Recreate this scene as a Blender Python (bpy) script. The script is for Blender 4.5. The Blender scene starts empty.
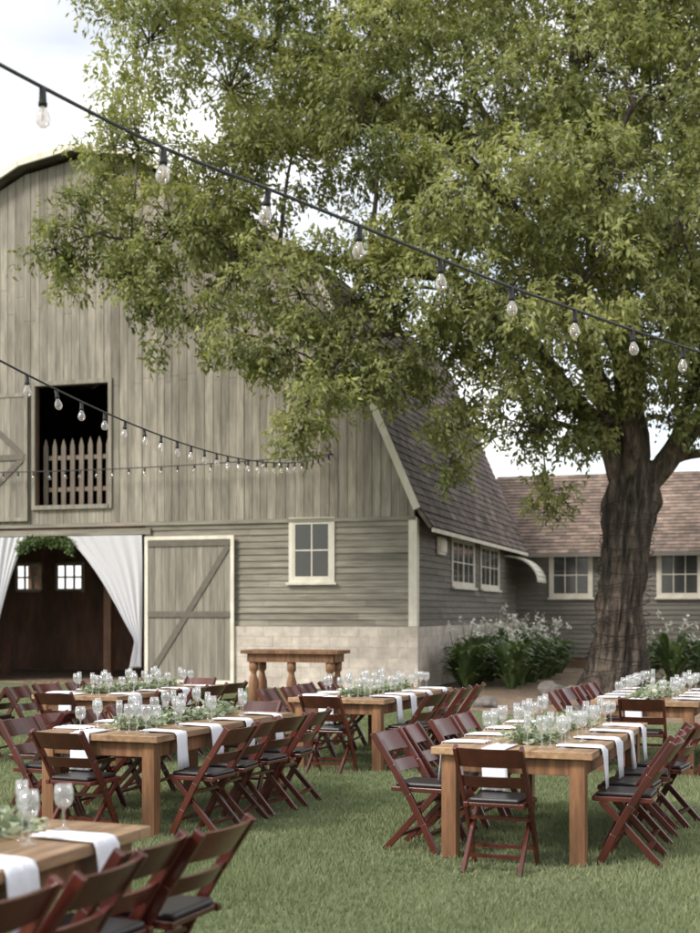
import bpy, bmesh, math, random
import numpy as np
from mathutils import Vector, Matrix, noise
random.seed(7); rng=np.random.default_rng(7)
sc=bpy.context.scene
COL=sc.collection
def R(a,b): return random.uniform(a,b)

# ------------------------------------------------------------ materials
def mk(name, base, rough=.7, tonevar=.25, nscale=4, nvar=.25, stretch=(1,1,1), bump=.2, bscale=None, base2=None, spec=.3, objrand=0.0, big=0.0, bdist=.02):
    m=bpy.data.materials.new(name); m.use_nodes=True; nt=m.node_tree; N=nt.nodes; L=nt.links
    b=N["Principled BSDF"]; b.inputs["Roughness"].default_value=rough
    b.inputs["Specular IOR Level"].default_value=spec
    tc=N.new("ShaderNodeTexCoord"); mp=N.new("ShaderNodeMapping"); mp.inputs["Scale"].default_value=stretch
    L.new(tc.outputs["Object"],mp.inputs["Vector"])
    no=N.new("ShaderNodeTexNoise"); no.inputs["Scale"].default_value=nscale; no.inputs["Detail"].default_value=6; no.inputs["Roughness"].default_value=.65
    L.new(mp.outputs[0],no.inputs["Vector"])
    at=N.new("ShaderNodeAttribute"); at.attribute_name="tone"
    m1=N.new("ShaderNodeMapRange"); m1.inputs["To Min"].default_value=1-tonevar; m1.inputs["To Max"].default_value=1+tonevar
    L.new(at.outputs["Fac"],m1.inputs["Value"])
    m2=N.new("ShaderNodeMapRange"); m2.inputs["From Min"].default_value=.3; m2.inputs["From Max"].default_value=.7; m2.inputs["To Min"].default_value=1-nvar; m2.inputs["To Max"].default_value=1+nvar
    L.new(no.outputs["Fac"],m2.inputs["Value"])
    mu=N.new("ShaderNodeMath"); mu.operation="MULTIPLY"; L.new(m1.outputs[0],mu.inputs[0]); L.new(m2.outputs[0],mu.inputs[1])
    val=mu.outputs[0]
    if objrand:
        oi=N.new("ShaderNodeObjectInfo"); m3=N.new("ShaderNodeMapRange"); m3.inputs["To Min"].default_value=1-objrand; m3.inputs["To Max"].default_value=1+objrand
        L.new(oi.outputs["Random"],m3.inputs["Value"]); mm=N.new("ShaderNodeMath"); mm.operation="MULTIPLY"
        L.new(val,mm.inputs[0]); L.new(m3.outputs[0],mm.inputs[1]); val=mm.outputs[0]
    if big:
        n2=N.new("ShaderNodeTexNoise"); n2.inputs["Scale"].default_value=.5; n2.inputs["Detail"].default_value=4; L.new(tc.outputs["Object"],n2.inputs["Vector"])
        m4=N.new("ShaderNodeMapRange"); m4.inputs["From Min"].default_value=.35; m4.inputs["From Max"].default_value=.65; m4.inputs["To Min"].default_value=1-big; m4.inputs["To Max"].default_value=1+big
        L.new(n2.outputs["Fac"],m4.inputs["Value"]); mm=N.new("ShaderNodeMath"); mm.operation="MULTIPLY"
        L.new(val,mm.inputs[0]); L.new(m4.outputs[0],mm.inputs[1]); val=mm.outputs[0]
    mix=N.new("ShaderNodeMix"); mix.data_type='RGBA'
    mix.inputs["A"].default_value=(*base,1); mix.inputs["B"].default_value=(*(base2 or base),1)
    n3=N.new("ShaderNodeTexNoise"); n3.inputs["Scale"].default_value=nscale*.4; n3.inputs["Detail"].default_value=4; L.new(mp.outputs[0],n3.inputs["Vector"])
    r3=N.new("ShaderNodeMapRange"); r3.inputs["From Min"].default_value=.4; r3.inputs["From Max"].default_value=.62; L.new(n3.outputs["Fac"],r3.inputs["Value"])
    L.new(r3.outputs[0],mix.inputs["Factor"])
    sc_=N.new("ShaderNodeVectorMath"); sc_.operation="SCALE"; L.new(mix.outputs["Result"],sc_.inputs[0]); L.new(val,sc_.inputs["Scale"])
    L.new(sc_.outputs[0],b.inputs["Base Color"])
    if bump:
        bu=N.new("ShaderNodeBump"); bu.inputs["Strength"].default_value=bump; bu.inputs["Distance"].default_value=bdist
        if bscale:
            n4=N.new("ShaderNodeTexNoise"); n4.inputs["Scale"].default_value=bscale; n4.inputs["Detail"].default_value=5; L.new(mp.outputs[0],n4.inputs["Vector"]); L.new(n4.outputs["Fac"],bu.inputs["Height"])
        else: L.new(no.outputs["Fac"],bu.inputs["Height"])
        L.new(bu.outputs[0],b.inputs["Normal"])
    return m
def leafmat(name,dark,light,trans=.35,rough=.5,tint=(1.25,1.25,.6)):
    m=bpy.data.materials.new(name); m.use_nodes=True; nt=m.node_tree; N=nt.nodes; L=nt.links
    b=N["Principled BSDF"]; b.inputs["Roughness"].default_value=rough; b.inputs["Specular IOR Level"].default_value=.35
    at=N.new("ShaderNodeAttribute"); at.attribute_name="tone"
    mix=N.new("ShaderNodeMix"); mix.data_type='RGBA'; mix.inputs["A"].default_value=(*dark,1); mix.inputs["B"].default_value=(*light,1)
    L.new(at.outputs["Fac"],mix.inputs["Factor"]); L.new(mix.outputs["Result"],b.inputs["Base Color"])
    t=N.new("ShaderNodeBsdfTranslucent"); g=N.new("ShaderNodeVectorMath"); g.operation="MULTIPLY"; g.inputs[1].default_value=tint
    L.new(mix.outputs["Result"],g.inputs[0]); L.new(g.outputs[0],t.inputs["Color"])
    ms=N.new("ShaderNodeMixShader"); ms.inputs[0].default_value=trans
    L.new(b.outputs[0],ms.inputs[1]); L.new(t.outputs[0],ms.inputs[2]); L.new(ms.outputs[0],N["Material Output"].inputs["Surface"])
    return m
def clearmat(name,tint,diff=.1,dcol=(.8,.8,.8),glossy=.9,lo=.08,hi=.75):
    m=bpy.data.materials.new(name); m.use_nodes=True; nt=m.node_tree; N=nt.nodes; L=nt.links
    N.remove(N["Principled BSDF"])
    tr=N.new("ShaderNodeBsdfTransparent"); tr.inputs[0].default_value=(*tint,1)
    gl=N.new("ShaderNodeBsdfGlossy"); gl.inputs["Roughness"].default_value=.03; gl.inputs[0].default_value=(glossy,)*3+(1,)
    lw=N.new("ShaderNodeLayerWeight"); lw.inputs[0].default_value=.35
    mr=N.new("ShaderNodeMapRange"); mr.inputs["To Min"].default_value=lo; mr.inputs["To Max"].default_value=hi; L.new(lw.outputs["Facing"],mr.inputs["Value"])
    ms=N.new("ShaderNodeMixShader"); L.new(mr.outputs[0],ms.inputs[0]); L.new(tr.outputs[0],ms.inputs[1]); L.new(gl.outputs[0],ms.inputs[2])
    df=N.new("ShaderNodeBsdfTranslucent"); df.inputs[0].default_value=(*dcol,1)
    d2=N.new("ShaderNodeBsdfDiffuse"); d2.inputs[0].default_value=(*dcol,1)
    md=N.new("ShaderNodeMixShader"); L.new(df.outputs[0],md.inputs[1]); L.new(d2.outputs[0],md.inputs[2])
    m2=N.new("ShaderNodeMixShader"); m2.inputs[0].default_value=diff; L.new(ms.outputs[0],m2.inputs[1]); L.new(md.outputs[0],m2.inputs[2])
    L.new(m2.outputs[0],N["Material Output"].inputs["Surface"])
    return m
M={}
M['vboard']=mk("weathered_vertical_boards",(.33,.30,.25),.85,.17,6,.24,(3,3,.35),.35,base2=(.245,.222,.185),big=.15)
M['clap']=mk("weathered_clapboard",(.31,.285,.235),.85,.16,5,.24,(.35,.35,4),.3,base2=(.225,.207,.17),big=.14)
M['darkclap']=mk("shaded_grey_clapboard",(.21,.195,.172),.85,.15,5,.2,(.4,.4,4),.3)  # own dark grey on the wing; shade painted into the barn side wall
M['cream']=mk("cream_painted_trim",(.82,.78,.68),.6,.05,9,.07,(1,1,.5),.1,base2=(.72,.67,.57))
M['doorwood']=mk("grey_door_boards",(.30,.275,.23),.8,.14,6,.24,(4,4,.3),.3,base2=(.23,.21,.175))
M['brace']=mk("dark_grey_brace",(.16,.145,.12),.8,.1,6,.2,(1,1,1),.2)
M['picket']=mk("aged_brown_pickets",(.20,.165,.135),.85,.2,6,.25,(4,4,.4),.3)
M['block']=mk("foundation_block",(.64,.57,.50),.9,.07,7,.14,(1,1,1),.4,base2=(.53,.47,.41),big=.10)
M['mortar']=mk("mortar",(.50,.45,.39),.9,.0,7,.1)
M['shingle']=mk("roof_shingles",(.20,.16,.14),.9,.33,7,.3,(1,1,1),.4,base2=(.125,.103,.092),big=.25)
M['shinglew']=mk("wing_roof_shingles",(.27,.20,.165),.9,.3,7,.25,(1,1,1),.4,base2=(.19,.15,.125),big=.15)
M['inner']=mk("dark_interior_wood",(.22,.125,.085),.8,.25,4,.35,(1,1,.3),.2,base2=(.14,.085,.06))
M['pane']=mk("dark_window_glass",(.06,.062,.06),.08,0,2,.1,bump=0.0,spec=.6)
M['table']=mk("oiled_farm_table_wood",(.37,.235,.135),.40,.26,5,.38,(5,.6,5),.15,base2=(.24,.14,.075),objrand=.12,spec=.5)
M['tleg']=mk("farm_table_leg_wood",(.27,.14,.072),.5,.1,5,.4,(5,5,.6),.25,base2=(.17,.085,.045),objrand=.12)
M['chair']=mk("mahogany_chair_wood",(.078,.017,.012),.24,.2,10,.3,(1,1,.3),.03,spec=.7,objrand=.35)
M['pad']=mk("black_vinyl",(.024,.021,.022),.4,0,20,.1,bump=.1,spec=.5)
M['napkin']=mk("white_linen",(.76,.78,.84),.9,.05,40,.05,bump=.15)
M['curtain']=leafmat("white_sheer_cloth",(.86,.86,.90),(.86,.86,.90),.3,.9,(1,1,1))
M['bark']=mk("tree_bark",(.18,.145,.115),.95,.1,5,.6,(3,3,.5),1.0,base2=(.07,.058,.048),bdist=.14)
M['lawn']=mk("lawn_ground",(.125,.155,.08),.95,0,9,.25,bump=.6,bscale=60,base2=(.145,.165,.09),big=.14)
M['mulch']=mk("mulch",(.28,.20,.14),.95,0,14,.5,bump=.8,bscale=30,base2=(.17,.125,.085))
M['rock']=mk("field_stone",(.22,.20,.18),.9,.1,4,.35,bump=.6,base2=(.15,.14,.125))
M['black']=mk("black_rubber",(.02,.02,.021),.5,0,5,.1,bump=0)
M['cable']=mk("weathered_cable",(.05,.05,.052),.6,0,5,.1,bump=0)
M['petal']=mk("ivory_petals",(.82,.80,.72),.8,.15,10,.05,bump=0)
M['leaf']=leafmat("tree_leaves",(.065,.09,.028),(.44,.455,.19),.42)
M['grass']=leafmat("grass_blades",(.14,.18,.085),(.32,.35,.20),.3,.7,(1.15,1.15,.75))
M['garland']=leafmat("eucalyptus_leaves",(.14,.19,.11),(.50,.55,.40),.2,.6,(1,1.1,.8))
M['hosta']=leafmat("bed_plant_leaves",(.05,.085,.03),(.19,.26,.10),.25,.45)
M['glass']=clearmat("drinking_glass",(.96,.97,.97),.09,(.92,.92,.92),lo=.06,hi=.7)
M['bulb']=clearmat("bulb_glass",(.94,.91,.89),.12,(.9,.82,.78),lo=.08,hi=.8)
m=bpy.data.materials.new("bulb_filament"); m.use_nodes=True; m.node_tree.nodes["Principled BSDF"].inputs["Base Color"].default_value=(.75,.6,.45,1); M['filament']=m

# ------------------------------------------------------------ builder
class MB:
    def __init__(s): s.v=[];s.f=[];s.t=[]
    def face(s,pts,tone=.5):
        n=len(s.v); s.v+= [tuple(p) for p in pts]; s.f.append(tuple(range(n,n+len(pts)))); s.t.append(tone)
    def hexa(s,P,tone=.5):
        n=len(s.v); s.v+=[tuple(p) for p in P]
        for q in ((0,3,2,1),(4,5,6,7),(0,1,5,4),(1,2,6,5),(2,3,7,6),(3,0,4,7)):
            s.f.append(tuple(n+i for i in q)); s.t.append(tone)
    def box(s,x0,x1,y0,y1,z0,z1,tone=.5):
        s.hexa([(x0,y0,z0),(x1,y0,z0),(x1,y1,z0),(x0,y1,z0),(x0,y0,z1),(x1,y0,z1),(x1,y1,z1),(x0,y1,z1)],tone)
    def beam(s,a,b,w,h,tone=.5,side=Vector((1,0,0))):
        a=Vector(a);b=Vector(b);d=(b-a).normalized(); sd=(side-d*side.dot(d)).normalized(); up=d.cross(sd)
        P=[]
        for c in (a,b):
            P+=[c-sd*w/2-up*h/2,c+sd*w/2-up*h/2,c+sd*w/2+up*h/2,c-sd*w/2+up*h/2]
        s.hexa(P,tone)
    def prism(s,pts,off,tone=.5):
        n=len(s.v);k=len(pts);off=Vector(off)
        s.v+=[tuple(p) for p in pts]+[tuple(Vector(p)+off) for p in pts]
        s.f.append(tuple(range(n,n+k)));s.f.append(tuple(range(n+2*k-1,n+k-1,-1)));s.t+=[tone,tone]
        for i in range(k):
            j=(i+1)%k; s.f.append((n+j,n+i,n+k+i,n+k+j)); s.t.append(tone)
    def tube(s,pts,rad,n=8,tone=.5,cap=True):
        pts=[Vector(p) for p in pts]; base=len(s.v); ref=Vector((.31,.77,.55)).normalized()
        for i,p in enumerate(pts):
            d=(pts[min(i+1,len(pts)-1)]-pts[max(i-1,0)]).normalized()
            a=ref-d*ref.dot(d)
            if a.length<.1: a=Vector((1,0,0))-d*d.x
            a.normalize(); b=d.cross(a); ref=a
            for k in range(n):
                t=2*math.pi*k/n; s.v.append(tuple(p+(a*math.cos(t)+b*math.sin(t))*rad[i]))
        for i in range(len(pts)-1):
            for k in range(n):
                k2=(k+1)%n; s.f.append((base+i*n+k,base+i*n+k2,base+(i+1)*n+k2,base+(i+1)*n+k)); s.t.append(tone)
        if cap:
            s.f.append(tuple(base+k for k in range(n-1,-1,-1))); s.f.append(tuple(base+(len(pts)-1)*n+k for k in range(n))); s.t+=[tone,tone]
    def lathe(s,prof,n=16,c=(0,0,0),tone=.5):
        base=len(s.v)
        for r,z in prof:
            for k in range(n):
                t=2*math.pi*k/n; s.v.append((c[0]+r*math.cos(t),c[1]+r*math.sin(t),c[2]+z))
        for i in range(len(prof)-1):
            for k in range(n):
                k2=(k+1)%n; s.f.append((base+i*n+k,base+i*n+k2,base+(i+1)*n+k2,base+(i+1)*n+k)); s.t.append(tone)
    def obj(s,name,mat,parent=None,loc=(0,0,0),rotz=0,smooth=False,bevel=0):
        me=bpy.data.meshes.new(name); me.from_pydata(s.v,[],s.f); me.update()
        a=me.attributes.new("tone","FLOAT","FACE"); a.data.foreach_set("value",s.t)
        me.materials.append(M[mat])
        if smooth: me.polygons.foreach_set("use_smooth",[True]*len(me.polygons))
        o=bpy.data.objects.new(name,me); COL.objects.link(o); o.location=loc; o.rotation_euler=(0,0,rotz)
        if parent: o.parent=parent
        if bevel:
            b=o.modifiers.new("bevel","BEVEL"); b.width=bevel; b.segments=2; b.limit_method='ANGLE'
        return o
def empty(name,label,cat,loc=(0,0,0),rotz=0,group=None):
    o=bpy.data.objects.new(name,None); COL.objects.link(o); o.location=loc; o.rotation_euler=(0,0,rotz); o.empty_display_size=.2
    o["label"]=label;o["category"]=cat
    if group:o["group"]=group
    return o
def tag(o,label,cat,group=None,kind=None):
    if label:o["label"]=label
    if cat:o["category"]=cat
    if group:o["group"]=group
    if kind:o["kind"]=kind
    return o
def kids(o): return [c for c in bpy.data.objects if c.parent==o]
def dup(o,loc,rotz,parent=None,tree=None):
    n=o.copy(); COL.objects.link(n)
    if parent is None: n.location=loc; n.rotation_euler=(0,0,rotz)
    else: n.parent=parent
    for c,sub in tree: dup(c,None,None,n,sub)
    return n
def treeof(o): return [(c,treeof(c)) for c in kids(o)]
def fastmesh(name,V,k,tone,mat,parent=None):
    m=len(V)//k; me=bpy.data.meshes.new(name)
    me.vertices.add(len(V)); me.loops.add(len(V)); me.polygons.add(m)
    me.vertices.foreach_set("co",V.astype(np.float32).ravel()); me.loops.foreach_set("vertex_index",np.arange(len(V),dtype=np.int32))
    me.polygons.foreach_set("loop_start",np.arange(m,dtype=np.int32)*k); me.update(calc_edges=True)
    a=me.attributes.new("tone","FLOAT","FACE"); a.data.foreach_set("value",np.clip(tone,0,1).astype(np.float32))
    me.materials.append(M[mat]); o=bpy.data.objects.new(name,me); COL.objects.link(o)
    if parent:o.parent=parent
    return o
def nrm(a): return a/np.maximum(np.linalg.norm(a,axis=1,keepdims=True),1e-6)
def leafquads(C,D,Nn,Ln,W):
    D=nrm(D); S=nrm(np.cross(D,Nn)); Nn=np.cross(S,D)
    Ln=Ln[:,None];W=W[:,None]
    V=np.stack([C, C+D*Ln*.45+S*W*.5+Nn*W*.12, C+D*Ln-Nn*Ln*.08, C+D*Ln*.45-S*W*.5+Nn*W*.12],axis=1)
    return V.reshape(-1,3)

# ------------------------------------------------------------ world, sun, camera
S=Vector((-.75,-.60,.85)).normalized()
w=bpy.data.worlds.new("World"); sc.world=w; w.use_nodes=True; N=w.node_tree.nodes; L=w.node_tree.links
bg=N["Background"]; sky=N.new("ShaderNodeTexSky"); sky.sky_type='NISHITA'; sky.sun_disc=False
sky.sun_elevation=math.asin(S.z); sky.sun_rotation=math.atan2(S.x,S.y)%(2*math.pi)
L.new(sky.outputs[0],bg.inputs[0]); bg.inputs[1].default_value=.15
b2=N.new("ShaderNodeBackground"); b2.inputs[0].default_value=(.985,.98,.97,1); b2.inputs[1].default_value=1.55
tc=N.new("ShaderNodeTexCoord"); mp=N.new("ShaderNodeMapping"); mp.inputs["Scale"].default_value=(1,1,3); L.new(tc.outputs["Generated"],mp.inputs["Vector"])
no=N.new("ShaderNodeTexNoise"); no.inputs["Scale"].default_value=3; no.inputs["Detail"].default_value=6; L.new(mp.outputs[0],no.inputs["Vector"])
mr=N.new("ShaderNodeMapRange"); mr.inputs["From Min"].default_value=.35; mr.inputs["From Max"].default_value=.62; mr.inputs["To Min"].default_value=.45; L.new(no.outputs["Fac"],mr.inputs["Value"])
ms=N.new("ShaderNodeMixShader"); L.new(mr.outputs[0],ms.inputs[0]); L.new(bg.outputs[0],ms.inputs[1]); L.new(b2.outputs[0],ms.inputs[2]); L.new(ms.outputs[0],N["World Output"].inputs["Surface"])
sd=bpy.data.lights.new("sun","SUN"); sd.energy=3.2; sd.angle=math.radians(14); sd.color=(1,.93,.83)
so=bpy.data.objects.new("sun",sd); COL.objects.link(so); so.rotation_euler=(-S).to_track_quat('-Z','Y').to_euler(); so.location=(-20,-15,25)
cd=bpy.data.cameras.new("camera"); cam=bpy.data.objects.new("camera",cd); COL.objects.link(cam); sc.camera=cam
cam.location=(0,0,1.68); cam.rotation_euler=(math.radians(90),0,0)
cd.sensor_fit='VERTICAL'; cd.sensor_height=36; cd.lens=50.2; cd.shift_y=.156; cd.clip_end=3000; cd.clip_start=.1
cd.dof.use_dof=True; cd.dof.focus_distance=11; cd.dof.aperture_fstop=2.2
sc.view_settings.view_transform='Standard'; sc.view_settings.look='None'; sc.view_settings.exposure=0

# ------------------------------------------------------------ ground
mb=MB()
mb.face([(-600,-200,0),(600,-200,0),(600,1200,0),(-600,1200,0)]); tag(mb.obj("lawn","lawn"),None,None,kind="structure")
pl=[(1.6,27.2),(1.0,25.0),(1.5,23.4),(2.2,21.9),(3.0,20.6),(4.4,19.6),(6.0,19.5),(8,19.9),(12,20.6),(15,21.5),(16,34),(5.2,39.5)]
mb=MB(); mb.face([(x,y,.006) for x,y in pl]); tag(mb.obj("mulch_bed","mulch"),None,None,kind="structure")
G=400000
Y=3.2+rng.random(G)*24.3; X=(rng.random(G)*2-1)*(.3*Y+.5)
edge=19.7+.35*np.sin(X*2.1)+.2*np.sin(X*5.3)+np.maximum(0,3.2-X)*1.7
keep=~((Y>edge)&(X>1.3)); X=X[keep];Y=Y[keep];G=len(X)
h=.02+.03*rng.random(G)+.012*np.sin(X*1.7)*np.sin(Y*1.3); h=np.maximum(h,.015); a=rng.random(G)*6.283; wd=.003+.0022*rng.random(G)*(1+Y/12)
lean=(rng.random((G,2))-.5)*.05
b=np.stack([X,Y,np.zeros(G)],1); sx=np.stack([np.cos(a),np.sin(a),np.zeros(G)],1)*wd[:,None]
tip=b+np.stack([lean[:,0],lean[:,1],h],1)
V=np.stack([b-sx,b+sx,tip],1).reshape(-1,3)
pt=np.sin(X*.9+1.3*np.sin(Y*.7))*np.cos(Y*.8)*.6+np.sin(X*3.1+Y*1.9+np.sin(Y*2.3))*.25+np.sin(X*1.7-Y*4.1+2*np.sin(X*1.1))*.25
tn=.48+.30*pt+(rng.random(G)-.5)*.6
tag(fastmesh("grass",V,3,tn,"grass"),None,None,kind="stuff")

# ------------------------------------------------------------ barn
A17=math.radians(-17)
barn=empty("barn","large weathered grey-green gambrel barn with open draped doorway","barn",(1.4,28,0),A17)
GP=[(0,3.75),(0,4.1),(-2.2,9.22),(-5.2,11.28),(-6.7,12.0),(-8.1,12.24),(-9.5,12.0),(-11.0,11.28),(-14.44,9.22),(-16.64,4.1),(-16.64,3.75)]
def clip(poly,a,b,c):
    out=[]
    for i in range(len(poly)):
        p=poly[i];q=poly[(i+1)%len(poly)]; dp=a*p[0]+b*p[1]-c; dq=a*q[0]+b*q[1]-c
        if dp<=0: out.append(p)
        if (dp<0 and dq>0) or (dp>0 and dq<0):
            t=dp/(dp-dq); out.append((p[0]+t*(q[0]-p[0]),p[1]+t*(q[1]-p[1])))
    return out
def rng_clip(poly,x0,x1): return clip(clip(poly,-1,0,-x0),1,0,x1)
LH=(-9.19,-7.28,4.18,6.99)
mb=MB()
def gpieces(poly,hole):
    x0,x1,z0,z1=hole
    ps=[clip(poly,1,0,x0),clip(poly,-1,0,-x1)]
    m=rng_clip(poly,x0,x1)
    if m: ps+=[clip(m,0,1,z0),clip(m,0,-1,-z1)]
    return [p for p in ps if len(p)>2]
for p in gpieces(GP,LH): mb.prism([(x,0.0,z) for x,z in p],(0,.12,0))
mb.prism([(x,12.48,z) for x,z in GP],(0,.12,0))
mb.obj("gable_wall","inner",barn)
mb=MB(); x=-16.64
while x<0:
    wdt=R(.17,.23); x1=min(x+wdt,0)
    p=rng_clip(GP,x,x1-.011)
    if len(p)>2:
        tn=random.random(); d=.025+R(0,.016)
        pcs=gpieces(p,LH) if (x1>LH[0] and x<LH[1]) else [p]
        for q in pcs:
            zc=R(6.9,7.1) if random.random()<.5 else R(8.4,9.4)
            for qq,tt in ((clip(q,0,1,zc),tn),(clip(q,0,-1,-zc-.006),min(1,max(0,tn+R(-.3,.3))))):
                if len(qq)>2: mb.prism([(a_,-.002-d,b_) for a_,b_ in qq],(0,d,0),tt)
    x=x1
mb.obj("board_siding","vboard",barn)
def subtract(u0,u1,z,zt,holes):
    iv=[(u0,u1)]
    for a,b,c,d in holes:
        if z<d-.02 and zt>c+.02:
            ni=[]
            for p,q in iv:
                if b<=p or a>=q: ni.append((p,q)); continue
                if a>p: ni.append((p,a))
                if b<q: ni.append((b,q))
            iv=ni
    return iv
def clap(mb,mp,u0,u1,z0,z1,holes=(),h=.145):
    z=z0
    while z<z1-.01:
        zt=min(z+h,z1)
        for a,b in subtract(u0,u1,z,zt,holes):
            u=a
            while u<b-1e-4:
                v=min(b,u+R(1.8,4.2)); 
                if b-v<.5: v=b
                tn=random.random(); e=R(-.006,.006); e2=e+R(-.004,.004)
                mb.face([mp(u+.002,z,.042+e),mp(v-.002,z,.042+e2),mp(v-.002,zt+.008,.012),mp(u+.002,zt+.008,.012)],tn)
                mb.face([mp(u,z,.042+e),mp(v,z,.042+e2),mp(v,z,.002),mp(u,z,.002)],tn*.5)
                u=v
        z=zt
def solid(mb,mp,u0,u1,z0,z1,holes,th):
    us=sorted({u0,u1,*[c for h_ in holes for c in h_[:2] if u0<c<u1]})
    for a,b in zip(us,us[1:]):
        zs=sorted({z0,z1,*[c for h_ in holes for c in h_[2:] if z0<c<z1]})
        for c,d in zip(zs,zs[1:]):
            if any(h_[0]<=a+1e-6 and h_[1]>=b-1e-6 and h_[2]<=c+1e-6 and h_[3]>=d-1e-6 for h_ in holes): continue
            mb.hexa([mp(a,c,0),mp(b,c,0),mp(b,c,-th),mp(a,c,-th),mp(a,d,0),mp(b,d,0),mp(b,d,-th),mp(a,d,-th)])
front=lambda u,z,d:(u,-d,z)
side=lambda u,z,d:(d,u,z)
DO=(-10.42,-6.35,0,3.48)
IW=[(-13.35,-12.5,2.3,3.05),(-12.05,-11.2,2.3,3.05)]
mb=MB()
solid(mb,front,-16.64,0,0,3.74,[DO],.14)
solid(mb,lambda u,z,d:(d,u,z),.14,12.48,0,3.74,[],.14)
solid(mb,lambda u,z,d:(-16.64-d,u,z),.14,12.48,0,3.74,[(1.2,3.6,.8,3.2),(7.5,12.3,.2,3.4)],-.14)
solid(mb,lambda u,z,d:(u,12.48-d,z),-16.6,0,0,3.74,[(-16.3,-13.2,.2,3.5)],-.12)
solid(mb,lambda u,z,d:(u,6-d,z),-16.5,-.14,.05,3.6,IW,-.1)
mb.obj("wall","inner",barn)
mb=MB(); x=-16.4
while x<-.3:   # vertical boards on the partition
    x1=x+.21
    for c,d in ([(.06,2.23),(3.12,3.58)] if any(x1>a-.07 and x<b+.07 for a,b,_,_ in IW) else [(.06,3.58)]):
        mb.box(x,x1-.012,5.955,5.985,c,d,random.random())
    x=x1
mb.obj("partition_boards","inner",barn)
for a,b,c,d in IW:
    mb=MB(); y0,y1=5.90,5.95
    mb.box(a-.06,a+.05,y0,y1,c-.06,d+.06);mb.box(b-.05,b+.06,y0,y1,c-.06,d+.06);mb.box(a+.05,b-.05,y0,y1,c-.06,c+.05);mb.box(a+.05,b-.05,y0,y1,d-.05,d+.06)
    for i in (1,2):
        xx=a+(b-a)*i/3; mb.box(xx-.025,xx+.025,y0+.005,y1,c+.05,d-.05)
    mb.box(a+.05,b-.05,y0+.008,y1-.004,(c+d)/2-.025,(c+d)/2+.025)
    mb.obj("interior_window_frame","cream",barn)
mb=MB(); mb.box(-16.5,-.14,.14,12.3,3.6,3.72); mb.obj("loft_floor","inner",barn)
mb=MB(); mb.box(-16.5,-.14,.0,12.3,.0,.04); mb.obj("floor","mulch",barn)
mb=MB(); clap(mb,front,-6.35,0,1.37,3.70,[(-2.75,-1.92,2.45,3.7)]); mb.obj("clapboard_siding","clap",barn)
mb=MB(); clap(mb,front,-16.64,-10.42,.1,3.7); mb.obj("clapboard_siding","clap",barn)
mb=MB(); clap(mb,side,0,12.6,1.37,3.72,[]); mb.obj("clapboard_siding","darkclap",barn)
def blocks(mb,mp,u0,u1,z0,z1):
    z=z0;row=0
    while z<z1-.02:
        u=u0-(row%2)*.22
        while u<u1:
            a=max(u,u0);b=min(u+.44,u1)
            if b-a>.03: 
                e=R(0,.005)
                mb.hexa([mp(a+.005,z+.005,.09+e),mp(b-.005,z+.005,.09+e),mp(b-.005,z+.005,.03),mp(a+.005,z+.005,.03),mp(a+.005,z+.223,.09+e),mp(b-.005,z+.223,.09+e),mp(b-.005,z+.223,.03),mp(a+.005,z+.223,.03)],random.random())
            u+=.44
        z+=.228;row+=1
mb=MB(); blocks(mb,front,-6.3,.09,0,1.36); blocks(mb,side,-.02,12.6,0,1.36); mb.obj("foundation","block",barn)
mb=MB(); mb.box(-6.3,.087,-.087,-.002,0,1.355); mb.box(.002,.087,-.0,12.6,0,1.355)
mb.obj("foundation_mortar","mortar",barn)
mb=MB(); mb.box(-.13,.055,-.066,-.03,1.37,3.72); mb.box(.04,.062,-.03,.12,1.37,3.70)
mb.obj("corner_board","cream",barn)
mb=MB(); mb.box(-16.64,.03,-.075,-.0,3.66,3.745,.4); mb.obj("belt_board","clap",barn)
mb=MB(); mb.box(-10.6,-6.2,-.10,-.04,3.46,3.6); mb.box(-10.6,-10.42,-.09,-.04,0,3.46); mb.box(-6.35,-6.2,-.06,-.04,0,3.46)
mb.obj("door_casing","clap",barn)
def shingles(mb,p0,p1,y0,y1,axis='y',cw=.2,sw=.32,side_sign=1):
    p0=Vector(p0);p1=Vector(p1); d=(p1-p0); Ln=d.length; d/=Ln
    nn=Vector((-d.y,d.x)); 
    if nn.y<0: nn=-nn
    k=0;s=0
    mk3=(lambda q,y:(q.x,y,q.y)) if axis=='y' else (lambda q,y:(y,q.x,q.y))
    while s<Ln-1e-3:
        e=min(s+cw,Ln); y=y0-(k%2)*sw*.5
        while y<y1:
            a=max(y,y0);b=min(y+sw-.008,y1)
            if b>a:
                l=.028+R(0,.01); tn=random.random(); q0=p0+d*(s-.01)+nn*l; q1=p0+d*e+nn*.008; q2=p0+d*(s-.01)
                mb.face([mk3(q0,a),mk3(q0,b),mk3(q1,b),mk3(q1,a)],tn); mb.face([mk3(q0,a),mk3(q0,b),mk3(q2,b),mk3(q2,a)],tn*.5)
            y+=sw
        s=e;k+=1
def slab(mb,p0,p1,y0,y1,th,axis='y'):
    p0=Vector(p0);p1=Vector(p1);d=(p1-p0).normalized();nn=Vector((-d.y,d.x))
    if nn.y<0: nn=-nn
    q=[p0,p1,p1-nn*th,p0-nn*th]
    if axis=='y': mb.prism([(v.x,y0,v.y) for v in q],(0,y1-y0,0),.3)
    else: mb.prism([(y0,v.x,v.y) for v in q],(y1-y0,0,0),.3)
RP=[(.46,3.50),(.20,3.86),(-2.2,9.38),(-5.2,11.46),(-6.7,12.2),(-8.1,12.44)]
RL=[(-17.10,3.50),(-16.84,3.86),(-14.44,9.38),(-11.0,11.46),(-9.5,12.2),(-8.1,12.44)]
mb=MB()
for P in (RP,RL):
    for a,b in zip(P,P[1:]): slab(mb,a,b,-.34,12.8,.08); shingles(mb,a,b,-.34,12.8)
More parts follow.
